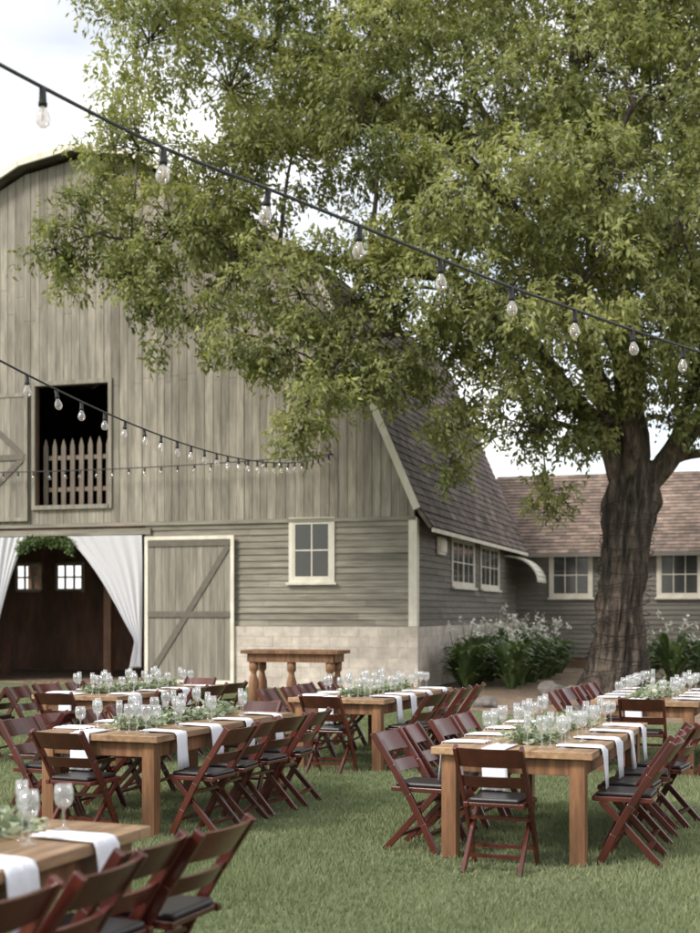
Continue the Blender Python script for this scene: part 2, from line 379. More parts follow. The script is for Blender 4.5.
roof=mb.obj("roof","shingle",barn)
mb=MB()
for P in (RP,RL):
    for a,b in list(zip(P,P[1:]))[1:]:
        slab(mb,Vector(a)+Vector((0,.045)),Vector(b)+Vector((0,.045)),-.40,-.343,.15)
mb.obj("rake_board","cream",roof)
mb=MB(); mb.box(.44,.48,-.3,12.6,3.38,3.47); mb.obj("eave_fascia","cream",roof)
def window(parent,loc,rotz,w_,h_,nx,nz,split=1,mat='cream'):
    mb=MB(); t=.10
    mb.box(0,w_,-.07,-.04,0,t*1.2); mb.box(0,w_,-.07,-.04,h_-t,h_); mb.box(0,t,-.07,-.04,t*1.2,h_-t); mb.box(w_-t,w_,-.07,-.04,t*1.2,h_-t)
    sw=(w_-2*t)/split
    for s_ in range(split):
        x0=t+s_*sw; x1=x0+sw
        f=.045
        mb.box(x0,x0+f,-.06,-.03,t*1.2,h_-t);mb.box(x1-f,x1,-.06,-.03,t*1.2,h_-t);mb.box(x0+f,x1-f,-.06,-.03,t*1.2,t*1.2+f);mb.box(x0+f,x1-f,-.06,-.03,h_-t-f,h_-t)
        for i in range(1,nx): xx=x0+f+(sw-2*f)*i/nx; mb.box(xx-.014,xx+.014,-.055,-.03,t*1.2+f,h_-t-f)
        for i in range(1,nz): zz=t*1.2+f+(h_-2.2*t-2*f)*i/nz; mb.box(x0+f,x1-f,-.052,-.03,zz-.014,zz+.014)
    o=mb.obj("window",mat,parent,loc,rotz)
    mb=MB(); mb.face([(t,-.044,t),(w_-t,-.044,t),(w_-t,-.044,h_-t),(t,-.044,h_-t)]); mb.obj("window_glass","pane",o)
    mb=MB(); mb.box(-.05,w_+.05,-.13,-.071,-.02,.035); mb.obj("window_sill",mat,o)
    return o
window(barn,(-2.86,0,2.30),0,1.06,1.46,2,2)
window(barn,(0,3.4,2.26),math.pi/2,2.7,1.26,2,2,2)
window(barn,(0,6.9,2.26),math.pi/2,2.7,1.26,2,2,2)
mb=MB(); mb.box(.06,.12,1.8,2.5,3.0,3.4); mb.box(.12,.16,1.86,2.44,3.06,3.34,.9); mb.obj("wall_vent","cream",barn)
mb=MB(); pr=[]
for i in range(9):
    a=math.pi/2*i/8; pr.append((.04+.95*math.sin(a),2.55+.75*math.cos(a)))
for i in range(8):
    (a,b),(c,d)=pr[i],pr[i+1]; mb.hexa([(a,10.6,b),(c,10.6,d),(c,12.3,d),(a,12.3,b),(a,10.6,b+.05),(c+.02,10.6,d+.05),(c+.02,12.3,d+.05),(a,12.3,b+.05)])
mb.obj("door_canopy","cream",barn)
def plankdoor(parent,x0,x1,z0,z1,y,diag,fmat):
    mb=MB(); x=x0+.09
    while x<x1-.09:
        b=min(x+.17,x1-.09); mb.box(x,b-.006,y+.02,y+.05+R(0,.006),z0+.05,z1-.05,random.random()); x=b
    o=mb.obj("door","doorwood",parent)
    mb=MB(); f=.085
    mb.box(x0,x1,y,y+.045,z1-f,z1);mb.box(x0,x1,y,y+.045,z0,z0+f);mb.box(x0,x0+f,y,y+.045,z0+f,z1-f);mb.box(x1-f,x1,y,y+.045,z0+f,z1-f)
    mb.obj("door_frame",fmat,o)
    mb=MB()
    for k_,(a,b) in enumerate(diag(x0+f,x1-f,z0+f,z1-f)): mb.beam((a[0],y+.010-k_*.004,a[1]),(b[0],y+.010-k_*.004,b[1]),.13,.03,.5,side=Vector((b[1]-a[1],0,-(b[0]-a[0]))))
    mb.obj("door_brace","brace",o)
plankdoor(barn,-6.32,-4.13,.06,3.40,-.16,lambda a,b,c,d:[((a+.05,c+.1),(b-.05,d-.15)),((a,d-.08),(b,d-.08)),((a,(c+d)/2-.1),(b,(c+d)/2-.1))],'cream')
plankdoor(barn,-11.1,-9.36,3.82,6.84,-.14,lambda a,b,c,d:[((a,c+.05),(b,(c+d)/2)),((a,d-.05),(b,(c+d)/2)),((a,(c+d)/2),(b,(c+d)/2))],'vboard')
mb=MB(); x0,x1,z0,z1=LH
mb.box(x0-.09,x0,-.09,-.03,z0-.1,z1+.1);mb.box(x1,x1+.09,-.09,-.03,z0-.1,z1+.1);mb.box(x0,x1,-.09,-.03,z1,z1+.1);mb.box(x0,x1,-.12,-.03,z0-.1,z0)
mb.obj("loft_casing","doorwood",barn)
for xx in (-11.6,-8.6,-5.2):
    mb=MB(); mb.box(xx-.1,xx+.1,2.4,2.6,.04,3.39); mb.obj("interior_post","inner",barn)
mb=MB(); mb.box(-16.4,-.2,2.38,2.62,3.4,3.598); mb.obj("interior_beam","inner",barn)
def bw(p):
    return Matrix.Translation((1.4,28,0))@Matrix.Rotation(A17,4,'Z')@Vector(p)
pf=empty("picket_fence","weathered picket fence standing inside barn loft opening","fence",bw((-8.24,.25,4.18)),A17)
for i in range(8):
    mb=MB(); xx=-.85+i*.235; hh=1.62+R(-.03,.03); mb.prism([(xx-.06,0,0),(xx+.06,0,0),(xx+.06,0,hh-.20),(xx+.03,0,hh-.08),(xx,0,hh),(xx-.03,0,hh-.08),(xx-.06,0,hh-.20)],(0,.025,0),random.random())
    mb.obj("picket","picket",pf)
for z in (.35,1.1):
    mb=MB(); mb.box(-.93,.93,.028,.07,z,z+.1); mb.obj("rail","picket",pf)
def curtain(sx_edge,sx_open,label,sd_):
    mb=MB(); nu,nv=70,30; grid=[]; sg=1 if sx_open>sx_edge else -1
    for j in range(nv+1):
        v=j/nv
        if v<.82:
            q=v/.82; z=3.44-2.40*q; wdt=(sx_open-sx_edge)*((1-q)**1.05*(1-.12*math.sin(q*math.pi)))*.93+.16*sg
        else:
            q=(v-.82)/.18; z=1.04-.62*q; wdt=(.16+.14*q)*sg
        row=[]
        for i in range(nu+1):
            u=i/nu; comp=1-abs(wdt)/2.2
            y=-.02+.028*math.sin(u*34+2.2*math.sin(v*3+sd_)+3*u*u)*(.4+comp*.7)+.022*math.sin(u*9+v*4+sd_)
            zz=z-(.22*math.sin(math.pi*u))*(1-v)*v*1.6-(.02*math.sin(u*40) if j==nv else 0)
            row.append((-(sx_edge+wdt*u),-.17+y,zz))
        grid.append(row)
    for row in grid: mb.v+=row
    for j in range(nv):
        for i in range(nu):
            k=j*(nu+1)+i; mb.f.append((k,k+1,k+nu+2,k+nu+1)); mb.t.append(.5)
    o=mb.obj("curtain","curtain",None,(1.4,28,0),A17,smooth=True)
    tag(o,label,"curtain","curtains draped in the barn doorway")
curtain(6.38,8.27,"sheer white curtain tied back at barn doorway",.3)
curtain(10.38,9.44,"sheer white curtain tied back at barn doorway",1.7)
n=1300; t=rng.random(n); C=np.stack([-(8.1+1.45*t),-.22+.1*rng.standard_normal(n)*.6,3.42-.08*np.abs(rng.standard_normal(n))-.34*np.abs(2*t-1)**2*rng.random(n)],1)
V=leafquads(C,rng.standard_normal((n,3))+np.array([0,-.3,-.5]),rng.standard_normal((n,3)),.07+.06*rng.random(n),.035+.02*rng.random(n))
o=fastmesh("leaf_garland",V,4,rng.random(n),"hosta"); o.location=(1.4,28,0); o.rotation_euler=(0,0,A17); tag(o,"leafy green garland over the barn doorway","garland")

# ------------------------------------------------------------ wing
wing=empty("barn_wing","low grey barn wing with shingled roof and cream windows","barn wing",(5.08,40.05,0),A17)
mb=MB(); solid(mb,front,-1,16,0,3.72,[],.15); solid(mb,lambda u,z,d:(u,7-d,z),-1,16,0,3.72,[],.15)
mb.prism([(15.9,0,3.72),(15.9,7,3.72),(15.9,3.5,6.1)],(.1,0,0)); mb.box(15.85,16,.0,6.85,0,3.72); mb.obj("wall","inner",wing)
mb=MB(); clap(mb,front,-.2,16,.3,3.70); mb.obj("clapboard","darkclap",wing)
mb=MB()
for a,b in (((-.45,3.45),(3.5,6.2)),((7.45,3.45),(3.5,6.2))):
    slab(mb,a,b,-1.2,16.4,.1,'x'); shingles(mb,a,b,-1.2,16.4,'x')
r=mb.obj("roof","shinglew",wing)
mb=MB(); mb.box(-.1,16.4,-.49,-.46,3.34,3.46); mb.obj("fascia","darkclap",r)
for xx in (1.05,4.25,8.2,11.6): window(wing,(xx,0,2.08),0,1.32,1.42,3,2)

# ------------------------------------------------------------ tree
tree=empty("tree","huge spreading shade tree with thick dark trunk beside barn","tree",(5.34,26,0))
T0v=Vector((5.34,26,0))
def cr(P,seg=6):
    P=[Vector(p[:3]) for p in P]; out=[]
    for i in range(len(P)-1):
        a=P[max(i-1,0)];b=P[i];c=P[i+1];d=P[min(i+2,len(P)-1)]
        for k in range(seg):
            t=k/seg; out.append(.5*((2*b)+(c-a)*t+(2*a-5*b+4*c-d)*t*t+(-a+3*b-3*c+d)*t**3))
    out.append(P[-1]); return out
mb=MB()
tp=[(5.30,26,-.1),(5.30,26,.25),(5.33,26,.9),(5.42,26,2),(5.52,26,3.2),(5.60,26,4.0),(5.65,26,4.7)]
pts=cr(tp,14); rr=np.interp(np.linspace(0,1,len(pts)),np.linspace(0,1,7),[.80,.62,.48,.42,.43,.50,.30])
base=len(mb.v); nS=110
for i,p in enumerate(pts):
    for k in range(nS):
        t=2*math.pi*k/nS; zf=max(0,1-p.z/1.0)
        rd=noise.noise(Vector((math.cos(t)*6.5,math.sin(t)*6.5,p.z*1.1)))*.28+noise.noise(Vector((math.cos(t)*15,math.sin(t)*15,p.z*3)))*.16+noise.noise(Vector((math.cos(t)*1.2,math.sin(t)*1.2,p.z*.9+4)))*.22
        rad=rr[i]*(1+.04*math.sin(5*t+p.z*.6)+rd+.12*zf*math.sin(5*t+1))
        mb.v.append((p.x+rad*math.cos(t)-T0v.x,p.y+rad*math.sin(t)-T0v.y,p.z))
for i in range(len(pts)-1):
    for k in range(nS):
        k2=(k+1)%nS; mb.f.append((base+i*nS+k,base+i*nS+k2,base+(i+1)*nS+k2,base+(i+1)*nS+k)); mb.t.append(.5)
F=(5.58,26,3.95)
limbs=[([F,(4.85,25.7,5.3),(3.4,25,6.9),(1.6,24.5,8.0),(-.6,24.3,8.3),(-2.8,24,8.6),(-4.4,24,8.5)],.30,.03),
([F,(5.1,26,6),(3.8,26,8.8),(1.8,26,11.2),(-.8,26,12.6),(-2.8,25.5,13.4)],.34,.05),
([F,(5.7,26.2,6.5),(5.3,26.2,9.5),(4.6,26,12.5),(4,26.5,16)],.36,.06),
([F,(6.25,26,4.7),(7.15,25.8,5.7),(7.9,26,8),(8.4,26.5,12)],.34,.09),
([F,(5.6,27.3,7),(4.5,28.6,10),(3,29.2,13),(2.5,30,15.5)],.25,.06),
([F,(5.2,24.8,6.4),(4.5,23.9,8.5),(5.2,24,11)],.22,.06),
([(3.4,25,6.9),(1.8,24.3,7.0),(.2,23.9,6.6),(-.8,23.2,5.5)],.10,.02),
([(6.25,26,4.7),(6.7,25,6),(6.4,24,8)],.18,.05),
([(6.25,26,4.7),(7.2,25.8,4.9),(8.4,25.5,5.6)],.14,.05),
([(4.85,25.7,5.3),(3.9,25,5.3),(3.6,24.6,5.0)],.09,.03)]
LP=[]
for P,r0,r1 in limbs:
    q=cr(P,7); q=[Vector((v.x+.08*math.sin(v.z*3+v.x),v.y+.08*math.sin(v.x*3),v.z+.06*math.sin(v.x*4))) if i>2 else v for i,v in enumerate(q)]
    rd=[r0+(r1-r0)*(i/(len(q)-1))**.6 for i in range(len(q))]
    mb.tube([v-T0v for v in q],rd,12)
    LP+=[(v,r_) for v,r_ in zip(q,rd)][4:]
lobes=[(-3.7,24,12.2,1.3),(-3.9,24,10.2,1.1),(-4.8,24,8.64,.85),(-5.45,24,8.36,.5),(-4.06,24,7.8,.8),(-3.05,24,7.07,.75),(-3.3,24,8.73,1.0),(-2.3,25,9.97,1.1),(-2.03,24,8,1.0),(-1.9,23.5,6.69,.62),(-1.08,23.5,6.42,.8),(-.67,23,5.43,.6),(-.88,23,4.85,.35),(0,24,6.6,.75),(.85,24.5,6.24,.55),
(-2.3,25,11.7,1.4),(-1,26,12.7,1.5),(-1.1,25.5,10.7,.95),(.37,24,10.58,1.15),(.96,25,12.28,1.4),(.8,25,9.2,.8),(1.45,23.5,9.13,1.15),(1.63,23.5,7.5,1.0),(1.48,24,6.6,.65),(1.98,24.5,5.1,.45),(1.9,24.5,4.5,.28),
(-.9,23.8,7.5,.7),(-.3,23.8,8.15,.5),(.0,23.8,7.4,.6),(.5,23.8,8.2,.45),(.8,23.8,7.7,.6),(.4,23.8,5.95,.45),(-2.6,24,9.0,.7),
(2.65,23,7.2,1.1),(2.65,23,8.97,1.3),(2.77,24,11.5,1.5),(4.5,24.5,12,1.5),(4.4,23,9.3,1.45),(4.07,23,7.55,1.25),(3.3,24,6.15,.85),(4.5,24.5,6.3,.75),(4.03,25,4.98,.5),(3.8,25,4.0,.38),
(2.5,24.3,5.9,.6),(3.2,24.6,5.2,.45),(8.1,25.5,5.5,.7),(7.0,25,5.3,.42),(7.5,24.8,5.0,.4),(4.95,24.8,5.3,.4),(3.95,24.8,5.5,.45),(6.0,24.6,5.35,.3),
(5.7,24,11.1,1.5),(5.97,23.5,8.77,1.3),(5.6,23.5,7.14,.95),(5.5,24.5,6.0,.5),(6.6,25,6.1,.55),(7.1,24.3,7.2,1.0),(8,26,10,1.8),(8,25,7.5,1.4),(7.9,24,6.2,.8),(8.5,27,12,2),
(-3.8,26,14.5,1.3),(-1,26,15,1.8),(2,25,14.8,1.9),(5,25,14.8,1.9),(7.5,26,14,1.8),(.5,27,17,1.7),(4,27,17.5,2),(2.5,30,16,2),(6.5,29,16,2),
(-1.5,29,12.9,1.2),(1,29.5,13,1.4),(3.5,30,12,1.7),(6,30,11,1.7),(8.5,30,10,2),(1.9,28.5,10.9,1.1),(4,29.3,9.3,1.3),(7,29.3,8,1.3),(3.5,28.3,8.3,.8),(6.5,28,13,1.8),(9.8,28,8,1.8)]
Cs=[];Ds=[];Ns=[];Ls=[];Ws=[];Ts=[]
for (lx,ly,lz,r) in lobes:
    c=Vector((lx,ly,lz))
    best=min(LP,key=lambda q:(q[0]-c).length+max(0,q[0].z-c.z)*.8)
    a=best[0]; mid=(a+c)/2+Vector((R(-.2,.2),R(-.2,.2),.15*(c-a).length))
    q=cr([a,mid,c],6); r0=min(best[1]*.6,.065); mb.tube([v-T0v for v in q],[r0+(.016-r0)*i/(len(q)-1) for i in range(len(q))],7)
    k=int(9*r+5); lt=R(-.14,.14)
    dirs=nrm(rng.standard_normal((k,3))+np.array([0,0,.1]))
    subs=[]
    for d in dirs:
        e=np.array(c)+d*r*R(.55,1.1)*np.array([1,1,.85]); 
        m_=Vector(list((np.array(c)*.5+e*.5)))+Vector((0,0,.08*r)); mb.tube([c-T0v,m_-T0v,Vector(list(e))-T0v],[.017,.012,.006],5)
        subs.append((e,r*R(.16,.38)+.04,R(-.22,.22)))
    wts=np.array([s[1]**2 for s in subs]); wts/=wts.sum()
    nsp=int(165*r*r)+22
    pk=rng.choice(k,nsp,p=wts); sc0=np.array([s[0] for s in subs])[pk]; sr=np.array([s[1] for s in subs])[pk]; stn=np.array([s[2] for s in subs])[pk]
    dd=nrm(rng.standard_normal((nsp,3))); cen=sc0+dd*(sr*rng.random(nsp)**.4*1.25)[:,None]*np.array([1.15,1.15,.7])
    out=nrm(cen-np.array(c))
    hi=dd[:,2]*.08
    ax=nrm(out*.7+.6*rng.standard_normal((nsp,3))+np.array([0,0,-.35]))
    nl=14
    t=rng.random((nsp,nl))*.38
    P=cen[:,None,:]+ax[:,None,:]*t[:,:,None]+rng.standard_normal((nsp,nl,3))*.045
    P[:,:,2]-=.6*t**2
    D=ax[:,None,:]*.6+rng.standard_normal((nsp,nl,3))*.6+np.array([0,0,-.35])
    Nn=rng.standard_normal((nsp,nl,3))*.5+np.array([-.35,-.5,.8])+out[:,None,:]*.35
    m=nsp*nl
    Cs.append(P.reshape(-1,3));Ds.append(D.reshape(-1,3));Ns.append(Nn.reshape(-1,3))
    Ls.append(.09+.085*rng.random(m));Ws.append(.042+.028*rng.random(m))
    Ts.append((.50+lt+(stn+hi)[:,None]+.2*(rng.random((nsp,1))-.5)+.5*(rng.random((nsp,nl))-.5)).ravel())
mb.obj("trunk","bark",tree,smooth=True)
C=np.concatenate(Cs)-np.array(T0v); V=leafquads(C,np.concatenate(Ds),np.concatenate(Ns),np.concatenate(Ls),np.concatenate(Ws))
print("LEAVES",len(C))
fastmesh("crown",V,4,np.concatenate(Ts),"leaf",tree)
mb=MB(); pts=[]
for i in range(700):
    z=.3+3.6*i/700; a=i*.19; rad=np.interp(z,[.25,.9,2,3.2,4.2],[.72,.60,.53,.54,.60]); pts.append((5.30+.075*z+rad*math.cos(a),26+rad*math.sin(a),z+.07*math.sin(a*1.7)))
mb.tube(pts,[.009]*len(pts),4); o=mb.obj("fairy_lights","black"); tag(o,"dark fairy light cable wound around the tree trunk","fairy lights")

# ------------------------------------------------------------ bed plants
def plant(kind,seed,nbl):
    r_=random.Random(seed); mb=MB(); nl=95
    for i in range(nl):
        a=r_.uniform(0,6.283); ln=r_.uniform(.5,.95); up=r_.uniform(.4,1.25); wd=r_.uniform(.06,.12) if kind else r_.uniform(.04,.07); tn=r_.random()
        b=Vector((math.cos(a)*.1*r_.random(),math.sin(a)*.1*r_.random(),.0)); out=Vector((math.cos(a),math.sin(a),0)); sdv=Vector((-math.sin(a),math.cos(a),0)); prev=None
        for k in range(6):
            t=k/5; c=b+out*ln*(t**1.3)*.75+Vector((0,0,up*math.sin(t*2.0)*.9)); ww=wd*(math.sin(math.pi*min(1,t*.85+.12)))*(1 if t<1 else .1)
            cur=(c-sdv*ww,c+sdv*ww)
            if prev: mb.face([prev[0],prev[1],cur[1],cur[0]],tn)
            prev=cur
    root=empty("flowering_plant","leafy green plant with white blossoms in mulch bed","plant",group="plants in the bed beside the barn")
    mb.obj("foliage","hosta",root)
    mb=MB(); ms=MB()
    for i in range(nbl):
        a=r_.uniform(0,6.283); d=r_.uniform(.1,.5); h_=r_.uniform(1.0,1.55); p=Vector((math.cos(a)*d,math.sin(a)*d,h_))
        ms.tube([(p.x*.3,p.y*.3,.1),(p.x*.7,p.y*.7,h_*.6),tuple(p)],[.008,.006,.004],4)
        for k in range(9):
            q=p+Vector((r_.gauss(0,.045),r_.gauss(0,.045),r_.gauss(0,.055))); e=[Vector((r_.gauss(0,1),r_.gauss(0,1),r_.gauss(0,1))).normalized()*.042 for _ in range(2)]
            mb.face([q-e[0],q-e[1],q+e[0],q+e[1]],r_.random())
    mb.obj("blossoms","petal",root); ms.obj("stem","hosta",root)
    return root
pts_=[]
for t in (1.2,2.6,4.0,5.4,6.9,8.4,9.9): pts_.append((1.4+.292*t+.956*.85,28+.956*t-.292*.85))
for t in (1.0,2.4,3.8,5.3,7.0,8.6): pts_.append((1.4+.292*t+.956*1.9,28+.956*t-.292*1.9))
pts_+=[(7.2,29),(8.1,30.5),(9.2,30),(8.6,32.5),(7.6,33),(10,32),(6.9,31),(4.2,31),(5.0,33)]
prot=[plant(1,3,7),plant(0,5,5),plant(1,9,4)]; trs=[treeof(p) for p in prot]
for i,(x,y) in enumerate(pts_):
    k=i%3
    if i<3: o=prot[i]; o.location=(x,y,0)
    else: o=dup(prot[k],(x,y,0),R(0,6.28),None,trs[k])
    s=R(.85,1.15); o.scale=(s,s,s*R(.85,1.1))
for (x,y,s) in [(4.3,25.3,.24),(4.6,24.9,.18),(4.05,26.0,.3),(3.5,23.6,.15),(2.4,22.9,.2),(2.9,22.6,.12),(6.5,25.4,.2),(3.1,23.1,.11),(4.5,22.2,.13)]:
    bm=bmesh.new(); bmesh.ops.create_icosphere(bm,subdivisions=3,radius=s)
    for v in bm.verts:
        v.co*=1+.45*noise.noise(v.co*(1.1/s)+Vector((x,y,0))); v.co.z*=.7
    me=bpy.data.meshes.new("rock"); bm.to_mesh(me); bm.free(); me.materials.append(M['rock'])
    o=bpy.data.objects.new("rock",me); COL.objects.link(o); o.location=(x,y,s*.3); o.rotation_euler=(0,0,R(0,6)); tag(o,"rough grey field stone near the tree base","rock","stones around the tree")

# ------------------------------------------------------------ tables
TW,TL,TH=1.1,2.5,.76
def make_table(name="farm_table"):
    root=empty(name,"long rustic wooden farm table set for dinner","table",group="long wooden dining tables")
    mb=MB(); x=0
    ws=[.19,.175,.185,.18,.19,.18]
    for i,w_ in enumerate(ws): mb.box(x+.002,x+w_-.002,.092,TL-.092,TH-.048,TH-R(0,.002),random.random()); x+=w_
    mb.box(0,TW,0,.09,TH-.0485,TH+.0005,.6); mb.box(0,TW,TL-.09,TL,TH-.0485,TH+.0005,.4)
    mb.obj("tabletop","table",root,bevel=.004)
    mb=MB(); a=.09
    mb.box(a,TW-a,.07,.10,TH-.165,TH-.05);mb.box(a,TW-a,TL-.10,TL-.07,TH-.165,TH-.05);mb.box(.07,.10,.12,TL-.12,TH-.165,TH-.05);mb.box(TW-.10,TW-.07,.12,TL-.12,TH-.165,TH-.05)
    mb.obj("apron","tleg",root,bevel=.003)
    mb=MB(); mb.box(-.052,.052,-.052,.052,0,TH-.049)
    l0=mb.obj("leg","tleg",root,(.11,.11,0),bevel=.005)
    for p in ((TW-.11,.11,0),(.11,TL-.11,0),(TW-.11,TL-.11,0)):
        l=l0.copy(); COL.objects.link(l); l.location=p; l.parent=root
    return root
A21=math.radians(-21)
tabs=[(.55,8.87),(-2.45,9.99),(-.67,13.99),(-3.55,14.5),(2.51,13.6),(-2.78,3.66)]
t0=make_table(); tt=treeof(t0); TAB=[]
for i,(x,y) in enumerate(tabs):
    if i==0: o=t0; o.location=(x,y,0); o.rotation_euler=(0,0,A21)
    else: o=dup(t0,(x,y,0),A21,None,tt)
    TAB.append(o)
def tw(i,p):
    return Matrix.Translation((tabs[i][0],tabs[i][1],0))@Matrix.Rotation(A21,4,'Z')@Vector(p)
# ------------------------------------------------------------ chairs
def make_chair():
    root=empty("folding_chair","dark mahogany folding chair with black padded seat","chair",group="folding chairs around the tables")
    hw=.215
    py=lambda z:.20-.47*(z/.8)+.10*(z/.8)*(1-z/.8)-.03
    mb=MB(); zs=[0,.2,.4,.6,.82]
    for a,b in zip(zs,zs[1:]): mb.beam((0,py(a),a),(0,py(b),b+.004),.028,.050,.5)
    l=mb.obj("leg","chair",root,(-hw,0,0),bevel=.006); l2=l.copy(); COL.objects.link(l2); l2.location=(hw,0,0); l2.parent=root
    mb=MB(); mb.beam((0,-.235,0),(0,.16,.425),.026,.044); r=mb.obj("leg","chair",root,(-hw+.030,0,0),bevel=.005)
    r2=r.copy(); COL.objects.link(r2); r2.location=(hw-.030,0,0); r2.parent=root
    for z0,z1 in ((.69,.815),(.55,.625)):
        mb=MB(); n=10
        for i in range(n):
            xa=-hw-.008+(2*hw+.016)*i/n; xb=-hw-.008+(2*hw+.016)*(i+1)/n
            cy=lambda x:-.040*(1-(x/hw)**2)
            P=[]
            for z in (z0,z1):
                P+=[(xa,py(z)+cy(xa)-.013,z),(xb,py(z)+cy(xb)-.013,z),(xb,py(z)+cy(xb)+.013,z),(xa,py(z)+cy(xa)+.013,z)]
            mb.hexa(P,.5)
        mb.obj("backrest","chair",root)
    mb=MB(); mb.box(-hw+.047,hw-.047,-.17,.20,.425,.45); mb.box(-hw+.015,-hw+.0465,-.18,.21,.42,.452); mb.box(hw-.0465,hw-.015,-.18,.21,.42,.452); mb.box(-hw+.047,hw-.047,.2005,.225,.42,.452)
    s_=mb.obj("seat","chair",root,bevel=.004)
    mb=MB(); mb.box(-hw+.052,hw-.052,-.165,.195,.451,.480); mb.obj("seat_pad","pad",s_,bevel=.012)
    for A,B,h_ in (((-hw,py(.13),.13),(hw,py(.13),.13),.036),((-hw+.02,-.14,.105),(hw-.02,-.14,.105),.036),((-hw,py(.33),.33),(hw,py(.33),.33),.03)):
        mb=MB(); mb.beam(A,B,.022,h_,side=Vector((0,0,1))); mb.obj("stretcher","chair",root)
    return root
ch=make_chair(); ct=treeof(ch); first=True
def put_chair(i,p,rz):
    global first
    q=tw(i,p)
    if first: ch.location=q; ch.rotation_euler=(0,0,rz+A21); first=False
    else: dup(ch,q,rz+A21,None,ct)
ys=[.38,.96,1.54,2.12]
for i in range(6):
    if i==5:
        for y in (.95,1.42,1.87,2.33): put_chair(5,(TW+.10+R(-.03,.05),y,0),math.pi/2+R(-.1,.1))
        continue
    for y in ys:
        put_chair(i,(-.11+R(-.08,.03),y+R(-.05,.05),0),-math.pi/2+R(-.14,.14))
        put_chair(i,(TW+.14+R(-.03,.07),y+R(-.05,.05),0),math.pi/2+R(-.14,.14))
    put_chair(i,(TW/2+R(-.04,.04)-(.03 if i==0 else 0),-.17,0),R(-.08,.08))
    if i in (1,3): put_chair(i,(TW/2,TL+.16,0),math.pi+R(-.1,.1))
put_chair(3,(-.72,-.35,0),.25); put_chair(3,(-.85,.45,0),math.pi/2+.1); put_chair(1,(-.72,1.2,0),math.pi/2+.15)
# ------------------------------------------------------------ glassware, napkins, garlands
mb=MB(); mb.lathe([(.036,0),(.036,.003),(.012,.008),(.005,.02),(.0045,.085),(.012,.098),(.032,.115),(.041,.143),(.042,.17),(.036,.215),(.0345,.215),(.040,.17),(.039,.145),(.03,.118),(.001,.106)],18)
g1=mb.obj("wine_glass","glass",smooth=True); tag(g1,"clear stemmed wine glass on wooden dining table","glass","glasses on the tables")
mb=MB(); mb.lathe([(.031,0),(.031,.003),(.01,.007),(.0045,.02),(.004,.09),(.012,.105),(.022,.135),(.026,.17),(.024,.24),(.0225,.24),(.0245,.17),(.02,.137),(.001,.113)],16)
g2=mb.obj("champagne_flute","glass",smooth=True); tag(g2,"clear champagne flute on wooden dining table","glass","champagne flutes on the tables")
def make_nap(seed):
    r_=random.Random(seed); mb=MB(); path=[(.30,.012),(.2,.014),(.1,.013),(.02,.012),(-.006,.008),(-.016,-.02),(-.02,-.10),(-.026,-.18),(-.034,-.27)]
    for j,(y,z) in enumerate(path):
        sp=1+.12*j/8
        for i in range(9):
            u=i/8-.5; wv=.007*math.sin(u*17+seed)+.004*math.sin(u*31+j*.6)
            mb.v.append((u*.16*sp+.008*math.sin(j*.9+seed),y-(abs(wv)+wv if j>4 else 0),z+(wv*.8 if j<4 else 0)+(.004*r_.random() if j==8 else 0)))
    for j in range(8):
        for i in range(8): mb.f.append((j*9+i,j*9+i+1,(j+1)*9+i+1,(j+1)*9+i)); mb.t.append(.5)
    o=mb.obj("napkin","napkin",smooth=True); s=o.modifiers.new("thick","SOLIDIFY"); s.thickness=.004; s.offset=1
    tag(o,"pale linen napkin draped over the table edge","napkin","linen napkins on the tables"); return o
naps=[make_nap(1),make_nap(4),make_nap(2.3)]
used={}
def put(o,q,rz,s=1):
    if o.name not in used: used[o.name]=1; n=o
    else: n=o.copy(); COL.objects.link(n)
    n.location=q; n.rotation_euler=(0,0,rz); n.scale=(1,1,s) ; return n
for i in range(6):
    for y in ys:
        for sgn in (0,1):
            if i==5 and y<.9 : continue
            ex=0 if sgn==0 else TW; inn=1 if sgn==0 else -1
            rz=(-math.pi/2 if sgn==0 else math.pi/2)+A21
            put(random.choice(naps),tw(i,(ex,y+R(-.06,.06),TH)),rz+R(-.10,.10))
            put(g1,tw(i,(ex+inn*(.24+R(-.03,.03)),y+.17*(-1)**sgn+R(-.02,.02),TH)),R(0,6))
            if random.random()<.7: put(g1,tw(i,(ex+inn*(.29+R(-.03,.03)),y-.16*(-1)**sgn+R(-.03,.03),TH)),R(0,6),.88)
            put(g2,tw(i,(ex+inn*(.32+R(-.03,.03)),y+.08*(-1)**sgn+R(-.02,.02),TH)),R(0,6))
    if i!=5:
        put(naps[0],tw(i,(TW/2-.1,0,TH)),A21+R(-.08,.08)); put(g1,tw(i,(TW/2+.16,.26,TH)),0); put(g2,tw(i,(TW/2+.05,.30,TH)),0)
mb=MB()
for ring in range(4):
    for p in range(6):
        a=p*1.047+ring*.5; e=ring*.38; rr_=.036*math.sin(.35+e*.9)
        o_=Vector((math.cos(a),math.sin(a),0)); s_=Vector((-math.sin(a),math.cos(a),0))
        b=o_*rr_*.4-Vector((0,0,.012)); tpp=o_*rr_+Vector((0,0,.028-.009*ring))
        mb.face([b-s_*.008,b+s_*.008,tpp+s_*.016,tpp+o_*.004+Vector((0,0,.003)),tpp-s_*.016],random.random())
fl=mb.obj("flower","petal"); flm=fl.data; bpy.data.objects.remove(fl)
